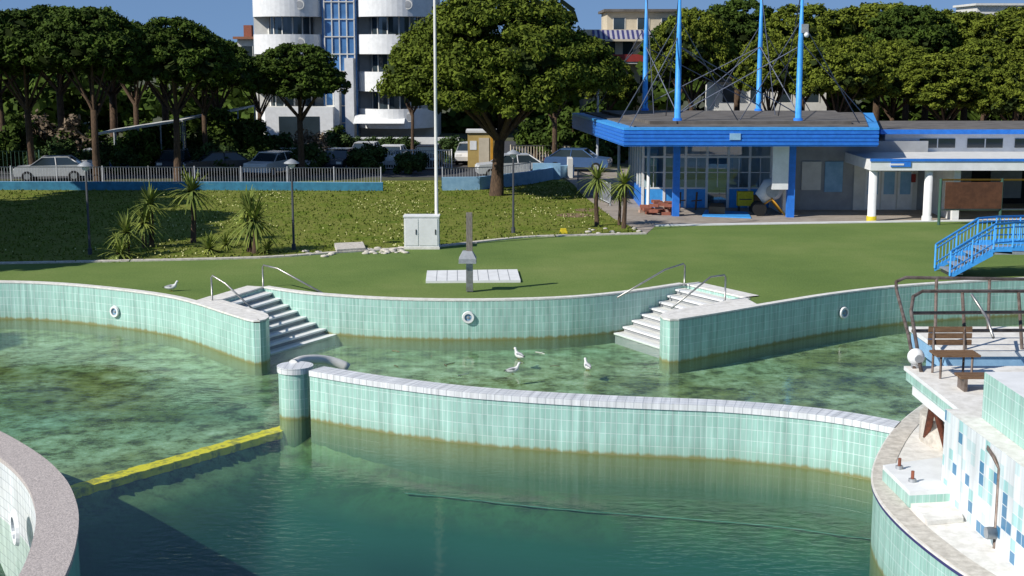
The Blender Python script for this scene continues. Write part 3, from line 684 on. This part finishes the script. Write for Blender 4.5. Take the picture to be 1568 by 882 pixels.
m.box(x0,x1,dd-5.02,dd-4.98,zb_-.2,zb_,cream)
x0,x1=k(888),k(992)
m.box(x0,x1,dd-3,dd+6,0,9.9,cream); m.box(x0-.2,x1+.2,dd-5,dd-3,6.6,6.8,offw); m.box(x0-.2,x1+.2,dd-5.1,dd-5,6.8,7.5,red)
for i in range(4):
    a=x0+(x1-x0)*(i+.2)/4; m.box(a,a+1.0,dd-3.03,dd-3.001,6.9,8.9,glass); m.box(a,a+1.0,dd-3.03,dd-3.001,3.7,5.3,glass)
m.build('terraced_house')
house('small_house',k(376),k(404),dd,dd+6,9.0,offw,M('roof_tile',(.32,.14,.08)),3,1)
m=MB(); x0=k(383); m.box(x0,x0+.8,dd+1,dd+2,9.2,10.4,brick); m.build('chimney')
house('low_house',k(1040),k(1180),118,124,5.2,offw,roofgrey,2,4)
dd=170; house('distant_villa',X_(1472,dd),X_(1600,dd),dd,dd+8,13.3,offw,offw,4,5)
# ---------------- pavilion ----------------
m=MB(); roof=[(5.13,63),(16.75,63),(20.5,78.5),(3.45,78.5)]; z0,z1=3.45,4.3
m.prism(roof,z0,z1,blue,roofgrey)
for i in range(5):
    zz=z0+.06+i*.17
    q=[(roof[0][0]-.03,roof[0][1]-.03),(roof[1][0]+.03,roof[1][1]-.03),(roof[2][0]+.03,78.53),(roof[3][0]-.03,78.53)]
    m.prism(q,zz,zz+.115,lblue if i==4 else blue)
m.prism([(5.6,63.5),(16.4,63.5),(19.8,78),(4.1,78)],4.3,4.36,roofgrey)
m.prism([(6.5,65),(16.0,65),(18,77),(5,77)],4.36,4.5,roofgrey)
yw=68.6; xa=6.55; xb=12.95
m.box(xa,xb+3.5,77,77.2,0,3.45,offw); m.box(xa-.1,xa+.1,yw+.1,77,0,.9,blue)
m.box(xa,13.4,yw,77,.012,.03,grey)
nb=6
for i in range(nb+1):
    xx=xa+(xb-xa)*i/nb; m.box(xx-.06,xx+.06,yw-.07,yw+.07,0,3.45,white)
for i in range(nb):
    a=xa+(xb-xa)*i/nb+.06;b=xa+(xb-xa)*(i+1)/nb-.06
    if i==3: m.box(a,b,yw-.02,yw+.02,.05,2.2,pane); 
    else: m.box(a,b,yw-.03,yw+.03,0,.95,lblue); m.box(a,b,yw-.04,yw+.04,.95,1.03,white); m.face([(a,yw,1.03),(b,yw,1.03),(b,yw,2.5),(a,yw,2.5)],pane)
    m.box(a,b,yw-.05,yw+.05,2.5,2.6,white); m.face([(a,yw,2.6),(b,yw,2.6),(b,yw,3.45),(a,yw,3.45)],pane)
    m.box(a,b,yw-.03,yw+.03,1.75,1.8,white)
    m.box((a+b)/2-.02,(a+b)/2+.02,yw-.03,yw+.03,1.03,2.5,white)
for i in range(6):
    yy=yw+.1+i*1.4; m.box(xa-.05,xa+.05,yy-.04,yy+.04,.9,3.45,white)
m.face([(xa,yw,.9),(xa,77,.9),(xa,77,3.45),(xa,yw,3.45)],pane)
m.box(8,12,72,72.7,0,1.1,white); m.box(7,8.2,76.9,76.98,1,2.4,palebl); m.box(9,10.5,76.9,76.98,1,2.4,white); m.box(11,12.4,76.9,76.98,0.2,2.2,palebl)
for i in range(5): m.tube([(7.4+i*1.1,70.6,.02),(7.4+i*1.1,70.6,.75)],.03,galv); m.tube([(7.4+i*1.1,70.6,.75),(7.4+i*1.1,70.6,.78)],.4,white,n=16)
m.prism([(13.0,65.6),(13.35,65.6),(13.6,77),(12.95,77)],0,3.45,white)
m.box(12.2,12.95,64.2,64.35,1.35,3.45,white)
m.box(12.98,13.32,64.4,64.75,0,3.45,blue)
for u,dd in ((1032,65.0),): xx=X_(u,dd); m.box(xx-.16,xx+.16,dd-.16,dd+.16,0,3.45,blue)
for u,dd in ((990,67.5),(945,75)): xx=X_(u,dd); m.tube([(xx,dd,0),(xx,dd,3.45)],.08,white,n=10)
m.box(9.95,10.45,62.93,62.969,3.75,4.05,palebl)
m.build('pool_pavilion')
tops=[]
for u,dd,b in ((983,77,4.3),(1032,65.5,4.3),(1153,76.5,4.3),(1213,65.5,4.3)):
    xx=X_(u,dd); m=MB(); m.tube([(xx,dd,4.3),(xx,dd,4.62)],.22,blue,n=12); m.tube([(xx,dd,4.3),(xx,dd,8),(xx,dd,11.0 if dd<70 else 12)],[.15,.13,.04],lblue,n=12)
    for aa in range(3): m.tube([(xx+.14*math.cos(aa*2.09),dd+.14*math.sin(aa*2.09),4.5),(xx+.04*math.cos(aa*2.09),dd+.04*math.sin(aa*2.09),10.8)],.02,lblue,n=4)
    if u==1213:
        m.box(xx-.02,xx+.3,dd-.2,dd,8.6,9.0,galv); m.sphere((xx+.22,dd-.2,8.5),.12,white)
    m.build('roof_mast'); tops.append((xx,dd))
m=MB(); cabm=M('steel_cable',(.16,.18,.24),rough=.5)
def cab(a,b): m.tube([a,b],.026,cabm,n=5)
for (xx,dd) in tops:
    cab((xx,dd,9.2),(xx+3.0,dd+.3,4.35)); cab((xx,dd,9.2),(xx-2.8,dd+.3,4.35)); cab((xx,dd,10.8),(xx,dd+ (5 if dd<70 else -5),4.4))
for i,j in ((0,2),(1,3),(0,1),(2,3),(1,2)):
    cab((*tops[i],8.0),(*tops[j],4.8)); cab((*tops[j],8.0),(*tops[i],4.8))
cab((*tops[3],8.2),(19.8,78,4.3)); cab((*tops[0],8.5),(3.8,78,4.3)); cab((*tops[1],8.5),(5.4,63.3,4.3))
m.build('mast_cables')
# ---------------- bath house (right wing) ----------------
m=MB(); 
yA=62.6; xA=X_(1325,yA)
m.box(xA,40,yA,68,2.38,2.86,white,offw); m.box(xA-.04,40,yA-.05,yA-.001,2.8,2.92,blue); m.box(X_(1355,yA),X_(1385,yA),yA-.05,yA-.002,2.55,2.78,blue)
m.box(xA+.9,xA+1.5,yA-.062,yA-.05,2.62,2.70,white)
for u in (1330,1414,1600): xx=X_(u,62.9); m.tube([(xx,62.95,.25),(xx,62.95,2.38)],.19,white,n=20); m.tube([(xx,62.95,0),(xx,62.95,.25)],.23,yellow if u==1330 else white,n=20)
m.box(X_(1345,68),45,68,75,2.86,3.75,white); m.prism([(X_(1342,68)-.3,67.4),(45,67.4),(45,76),(X_(1342,68)-.3,76)],3.75,3.98,blue,roofgrey)
for i in range(10):
    a=X_(1397,68)+i*2.35; m.box(a,a+1.75,67.965,67.998,3.05,3.5,glass); m.box(a+.85,a+.9,67.95,67.964,3.05,3.5,white)
m.box(13.6,20.45,67.6,67.9,0,3.4,grey,offw)
m.box(X_(1300,67.6),X_(1396,67.6),67.5,67.6,0,2.38,offw)
for i in range(3):
    a=X_(1318,67.5)+i*.8; m.box(a,a+.72,67.44,67.499,.05,2.1,white); m.box(a+.1,a+.62,67.41,67.438,.8,1.9,palebl)
m.box(20.4,20.7,63.2,68,0,2.38,white); m.box(20.7,40,70.5,70.7,0,2.4,dark);  # near-black back wall paints in the shade of the deep opening
for i in range(4): m.box(22+i*2.6,23.6+i*2.6,70.4,70.49,.3,2.1,grey)
m.box(X_(1221,67.6),X_(1250,67.6),67.5,67.598,1.0,2.4,offw); m.box(X_(1256,67.6),X_(1283,67.6),67.52,67.598,.9,2.4,palebl)
m.box(X_(1388,67.3),X_(1394,67.3),67.3,67.4,1.4,1.8,red)
m.build('bath_house')
m=MB(); x0,x1=X_(1440,61.5),X_(1526,61.5); m.box(x0,x1,61.5,61.56,.75,1.95,brown)
for xx in (x0-.2,x1,x1+2.4): m.beam((xx,61.6,0),(xx,61.6,2.1),.07,greenp)
m.beam((x0-.2,61.6,2.05),(x1+2.4,61.6,2.05),.04,orange); m.beam((x0-.2,61.6,.7),(x1+2.4,61.6,.7),.04,galv); m.build('timber_hoarding')
m=MB()
for i in range(34):
    x,y=S(random.uniform(985,1030),random.uniform(322,330)); zz=random.choice([0,.13,.26,.39])*(.5 if random.random()<.4 else 1)
    m.M=Matrix.Translation((x,y,zz))@Matrix.Rotation(random.uniform(-.3,.3),4,'Z'); m.box(-.22,.22,-.12,.12,.01,.14,random.choice([brick,brick,palebrick]))
m.build('brick_pile')
m=MB(); x,y=S(985,310)
m.face([(x-.3,y,.01),(x+.3,y,.01),(x+.45,y+.5,1.15),(x-.0,y+.5,1.15)],white); m.face([(x+.4,y-.3,.01),(x+1.0,y-.3,.01),(x+1.1,y+.3,.8),(x+.6,y+.3,.8)],palebl)
m.face([(x-.3,y+.04,.01),(x+.3,y+.04,.01),(x+.45,y+.54,1.15),(x-.0,y+.54,1.15)],offw); m.build('leaning_boards')
m=MB(); x,y=0,0
m.tube([(x-.2,y,.55),(x-.28,y,.75),(x-.05,y,1.05),(x+.3,y-.05,1.25),(x+.45,y-.08,1.32)],[.18,.42,.48,.3,.22],offw,n=18,cap=False); m.tube([(x-.55,y-.3,.28),(x-.55,y-.22,.28)],.28,tyre,n=16); m.tube([(x-.55,y+.22,.28),(x-.55,y+.3,.28)],.28,tyre,n=16)
m.tube([(x-.55,y,.28),(x-.1,y-.4,.7),(x+.45,y-.4,.05)],.04,orange); m.tube([(x-.55,y,.28),(x-.1,y+.4,.7),(x+.45,y+.4,.05)],.04,orange); m.tube([(x-.1,y-.42,.72),(x-.1,y-.42,1.2)],.04,orange); m.tube([(x-.1,y-.48,1.0),(x-.1,y-.42,1.0)],.25,galv,n=18)
o=m.build('cement_mixer'); x,y=S(1182,330); o.location=(x,y,.01); o.scale=(1.2,1.2,1.2)
m=MB(); x,y=S(1140,324); m.box(x-.38,x+.38,y-.2,y+.2,.3,1.0,yellow)
for dx in (-.28,.28):
    for dy in (-.15,.15): m.box(x+dx-.03,x+dx+.03,y+dy-.03,y+dy+.03,0.01,.3,darkmetal)
m.box(x-.3,x+.3,y-.22,y-.201,.6,.65,darkmetal); m.box(x+.42,x+.85,y-.1,y+.3,0.01,.8,wood); m.build('tool_box',bevel=.015)
m=MB(); p=SL([(1075,332),(1150,335),(1145,326),(1080,323)]); m.prism(p,.012,.06,lblue); p=SL([(1085,329),(1110,330),(1108,324),(1088,323)]); m.prism(p,.062,.4,wood); m.build('tarpaulin')
m=MB()
for u in (1040,1065): x,y=S(u,322); m.tube([(x,y,0),(x+.05,y,.9)],.05,wood); m.tube([(x-.2,y+.1,.45),(x+.3,y,.5)],.03,wood)
m.build('trestle')
# ---------------- blue bridge stairs ----------------
m=MB(); xs0=X_(1442,47.4); yN,yF=46.6,48.3; rise=.19; run=.27; ns=5
zt=rise*ns
for i in range(ns):
    m.box(xs0+.15+i*run,xs0+.15+(i+1)*run+.05,yN+.06,yF-.06,rise*(i+1)-.05,rise*(i+1),galv)
    m.box(xs0+.2+i*run,xs0+.24+i*run,yN+.06,yF-.06,rise*i,rise*(i+1)-.06,darkmetal)
xe=xs0+.15+ns*run
m.box(xe,xe+6,yN,yF,zt-.1,zt,galv)
for y_ in (yN,yF):
    path=[(xs0,y_,.02),(xe-.05,y_,zt+.0),(xe+.6,y_,zt+.06),(xe+3,y_,zt+.12),(xe+6,y_,zt)]
    up=.95
    for i in range(4):
        a,b=Vector(path[i]),Vector(path[i+1]); uz=Vector((0,0,1))
        m.face([a-uz*.02,b-uz*.14,b+uz*.12,a+uz*.16],lblue); m.face([(a.x,a.y+.05,a.z-.02),(b.x,b.y+.05,b.z-.14),(b.x,b.y+.05,b.z+.12),(a.x,a.y+.05,a.z+.16)],lblue)
        m.face([a+uz*.16,b+uz*.12,(b.x,b.y+.05,b.z+.12),(a.x,a.y+.05,a.z+.16)],lblue)
        m.tube([a+uz*up,b+uz*up],.04,lblue); m.tube([a+uz*.3,b+uz*.3],.025,lblue); m.tube([a+uz*(up-.15),b+uz*(up-.15)],.025,lblue)
        n=max(2,int((b-a).length/.14))
        for k_ in range(n): p=a.lerp(b,k_/n); m.tube([p+uz*.1,p+uz*up],.014 if k_%6 else .035,lblue,n=5)
m.build('blue_footbridge')
# ---------------- diving platform ----------------
m=MB()
m.prism([(7.52,23.1),(9.6,23.1),(10.5,16),(7.75,16)],0,1.6,mosaic,concrete)
m.prism([(7.95,22.5),(10,22.5),(10,17.5),(8.0,17.5)],1.603,2.4,aqua,white)
m.prism([(7.93,22.3),(7.9,26.8),(10.6,26.8),(10.6,22.3)],1.22,1.42,aqua,white); m.prism([(7.89,22.3),(7.86,26.84),(10.64,26.84),(10.64,22.3)],1.42,1.5,white,concrete)
m.prism([(7.95,23.1),(8.2,23.1),(8.2,26.5),(7.95,26.5)],1.0,1.22,white)
m.prism([(9.15,28.2),(9.15,30.8),(14,30.8),(14,28.2)],1.05,1.4,palebl,white); m.prism([(9.1,28.15),(9.1,30.85),(14,30.85),(14,28.15)],1.4,1.5,white,concrete)
m.prism([(9.4,28.6),(9.4,30.4),(14,30.4),(14,28.6)],0,1.05,palebl)
q=[S(1352,712,.3),S(1393,752,.3),S(1475,748,.3),S(1440,700,.3)]
m.prism(q,.005,.22,aqua); m.prism(q,.22,.3,white)
for u,v in ((1377,718),(1397,738)): x,y=S(u,v,.3); m.tube([(x,y,.3),(x,y,.36)],.07,galv,n=6); m.tube([(x,y,.3),(x,y,.5)],.03,rust,n=8)
q=[S(1392,775),S(1420,805),S(1475,800),S(1462,765)]; m.prism(q,.003,.08,concrete)
m.tube([(8.1,25.6,1.1),(8.3,26.6,.02)],.07,rust,n=8); m.tube([(8.1,25.6,1.1),(8.35,25.2,.02)],.07,rust,n=8)
for i in range(6): m.tube([(8.6+.25*math.cos(a),25.2+.25*math.sin(a),.15+i*.16) for a in [j*.52 for j in range(13)]],.03,galv,n=6)
m.prism(disc(9.2,26.6,1.0,20),.003,.55,stone)
m.build('diving_platform')
m=MB()
for k_ in range(4): m.box(8.15,9.0,26.2-k_*.13-.1,26.2-k_*.13,1.93,1.97,wood)
for k_ in range(3): m.box(8.15,9.0,26.28,26.32,2.05+k_*.13,2.15+k_*.13,wood)
for xx in (8.25,8.85): m.tube([(xx,25.75,1.5),(xx,25.75,1.92),(xx,26.25,1.92),(xx,26.3,2.4)],.025,rsteel); m.tube([(xx,26.25,1.5),(xx,26.25,1.92)],.025,rsteel)
m.build('wooden_bench')
m=MB()
for k_ in range(3): m.box(8.3,9.3,25.1-k_*.14-.11,25.1-k_*.14,1.74,1.78,wood)
for xx in (8.4,9.2): m.box(xx-.03,xx+.03,24.7,25.1,1.5,1.74,rsteel)
m.build('low_bench')
m=MB()
def R(p): m.tube(p,.038,rsteel,n=8)
R([(8.0,26.6,1.5),(8.15,27.6,1.95),(8.62,30.3,2.45),(8.66,30.5,2.6),(8.9,30.6,2.68),(13,30.6,2.62)])
R([(8.05,26.3,1.5),(8.35,28.2,2.35),(8.5,28.6,2.6),(8.75,28.8,2.68),(13,28.8,2.68)])
R([(8.3,27.9,2.0),(13,28.0,2.0)]); R([(8.4,28.3,2.3),(13,28.5,2.3)])
for xx in (9.6,10.8): R([(xx,30.5,1.5),(xx,30.6,2.66)]); R([(xx,28.4,1.5),(xx,28.8,2.66)])
m.tube([(9.7,28.5,2.66),(9.8,27.8,2.3),(9.75,27.2,2.0)],.03,steel)
m.build('platform_guardrail')
m=MB(); m.sphere((8.05,26.7,1.72),.17,white,n=18); m.tube([(8.05,26.7,1.5),(8.05,26.7,1.6)],.09,galv,n=12); m.tube([(8.05,26.51,1.72),(8.05,26.49,1.72)],.08,galv,n=12); m.build('globe_lamp')
m=MB()
m.tube([(7.6,20.6,0),(7.6,20.6,1.3),(7.55,20.75,1.45),(7.55,21.0,1.5),(7.62,21.2,1.5),(8.2,21.2,1.5)],.03,rsteel); m.tube([(7.45,20.6,.25),(7.75,20.6,.25)],.1,galv,n=12); m.build('access_handrail')
# ---------------- gulls ----------------
def gull():
    m=MB(); gw=M('gull_white',(.72,.72,.70)); gg=M('gull_grey',(.28,.29,.31),rough=.7)
    m.tube([(-.26,0,.15),(-.2,0,.155),(-.08,0,.15),(.06,0,.165),(.15,0,.21),(.19,0,.28),(.215,0,.345),(.24,0,.375),(.27,0,.37),(.29,0,.355)],[.015,.05,.09,.10,.08,.047,.04,.048,.036,.012],gw,n=12)
    m.tube([(.28,0,.358),(.33,0,.352),(.35,0,.34)],[.016,.011,.003],yellow,n=6)
    for sg in (-1,1):
        m.tube([(.12,sg*.06,.2),(.0,sg*.07,.205),(-.12,sg*.05,.195),(-.26,sg*.015,.175)],[.03,.055,.04,.01],gg,n=8,flat=.5)
        m.tube([(-.2,sg*.025,.18),(-.33,sg*.01,.16)],[.018,.005],dark,n=6,flat=.5)
        m.tube([(.0,sg*.035,.09),(.0,sg*.035,.0)],.008,orange,n=5); m.face([(.0,sg*.035,.003),(.07,sg*.035-.03,.003),(.07,sg*.035+.03,.003)],orange)
        m.sphere((.262,sg*.035,.38),.007,dark,n=6)
    return m.mesh('seagull')
gu=gull()
for u,v,z,r in ((795,549,WZ,2.2),(785,572,WZ,.4),(900,566,WZ,1.9),(262,446,.006,.1)):
    x,y=S(u,v,z); place('seagull',gu,(x,y,z-(.04 if z<0 else 0)),.85,r)
m=MB()
for i in range(9):
    x,y=S(random.uniform(590,940),random.uniform(535,580),WZ); a=random.uniform(0,3); L=random.uniform(.15,.4); m.tube([(x,y,WZ+.005),(x+L*math.cos(a)*.5,y+L*math.sin(a)*.5,WZ+.02),(x+L*math.cos(a),y+L*math.sin(a),WZ+.005)],.01,dry if i%3 else offw,n=5)
m.build('floating_debris')
# ---------------- light, world, camera ----------------
el=math.radians(38); az=Vector((-.857,-.515)).normalized()
sd=Vector((az.x*math.cos(el),az.y*math.cos(el),math.sin(el)))
L=bpy.data.lights.new('sun','SUN'); L.energy=5.0; L.angle=math.radians(.5); L.color=(1,.96,.89); lo_=bpy.data.objects.new('sun',L); sc.collection.objects.link(lo_); lo_.rotation_euler=(-sd).to_track_quat('-Z','Y').to_euler()
w=bpy.data.worlds.new('World'); sc.world=w; w.use_nodes=True; N=w.node_tree.nodes; LL=w.node_tree.links; sky=N.new('ShaderNodeTexSky'); sky.sky_type='NISHITA'; sky.sun_disc=False; sky.sun_elevation=el; sky.sun_rotation=math.atan2(az.x,az.y); sky.air_density=1.0; sky.dust_density=0; sky.ozone_density=4
tc=N.new('ShaderNodeTexCoord'); va=N.new('ShaderNodeVectorMath'); va.operation='ADD'; va.inputs[1].default_value=(0,0,.30); LL.new(tc.outputs['Generated'],va.inputs[0]); vn=N.new('ShaderNodeVectorMath'); vn.operation='NORMALIZE'; LL.new(va.outputs[0],vn.inputs[0]); LL.new(vn.outputs[0],sky.inputs[0])
LL.new(sky.outputs[0],N['Background'].inputs[0]); N['Background'].inputs[1].default_value=.125
c=bpy.data.cameras.new('camera'); co=bpy.data.objects.new('camera',c); sc.collection.objects.link(co); co.location=(0,0,H); co.rotation_euler=(math.pi/2-P,0,0); c.sensor_width=36; c.lens=36*F/1568; c.clip_end=3000; sc.camera=co
sc.view_settings.view_transform='Standard'; sc.view_settings.look='None'; sc.view_settings.exposure=0
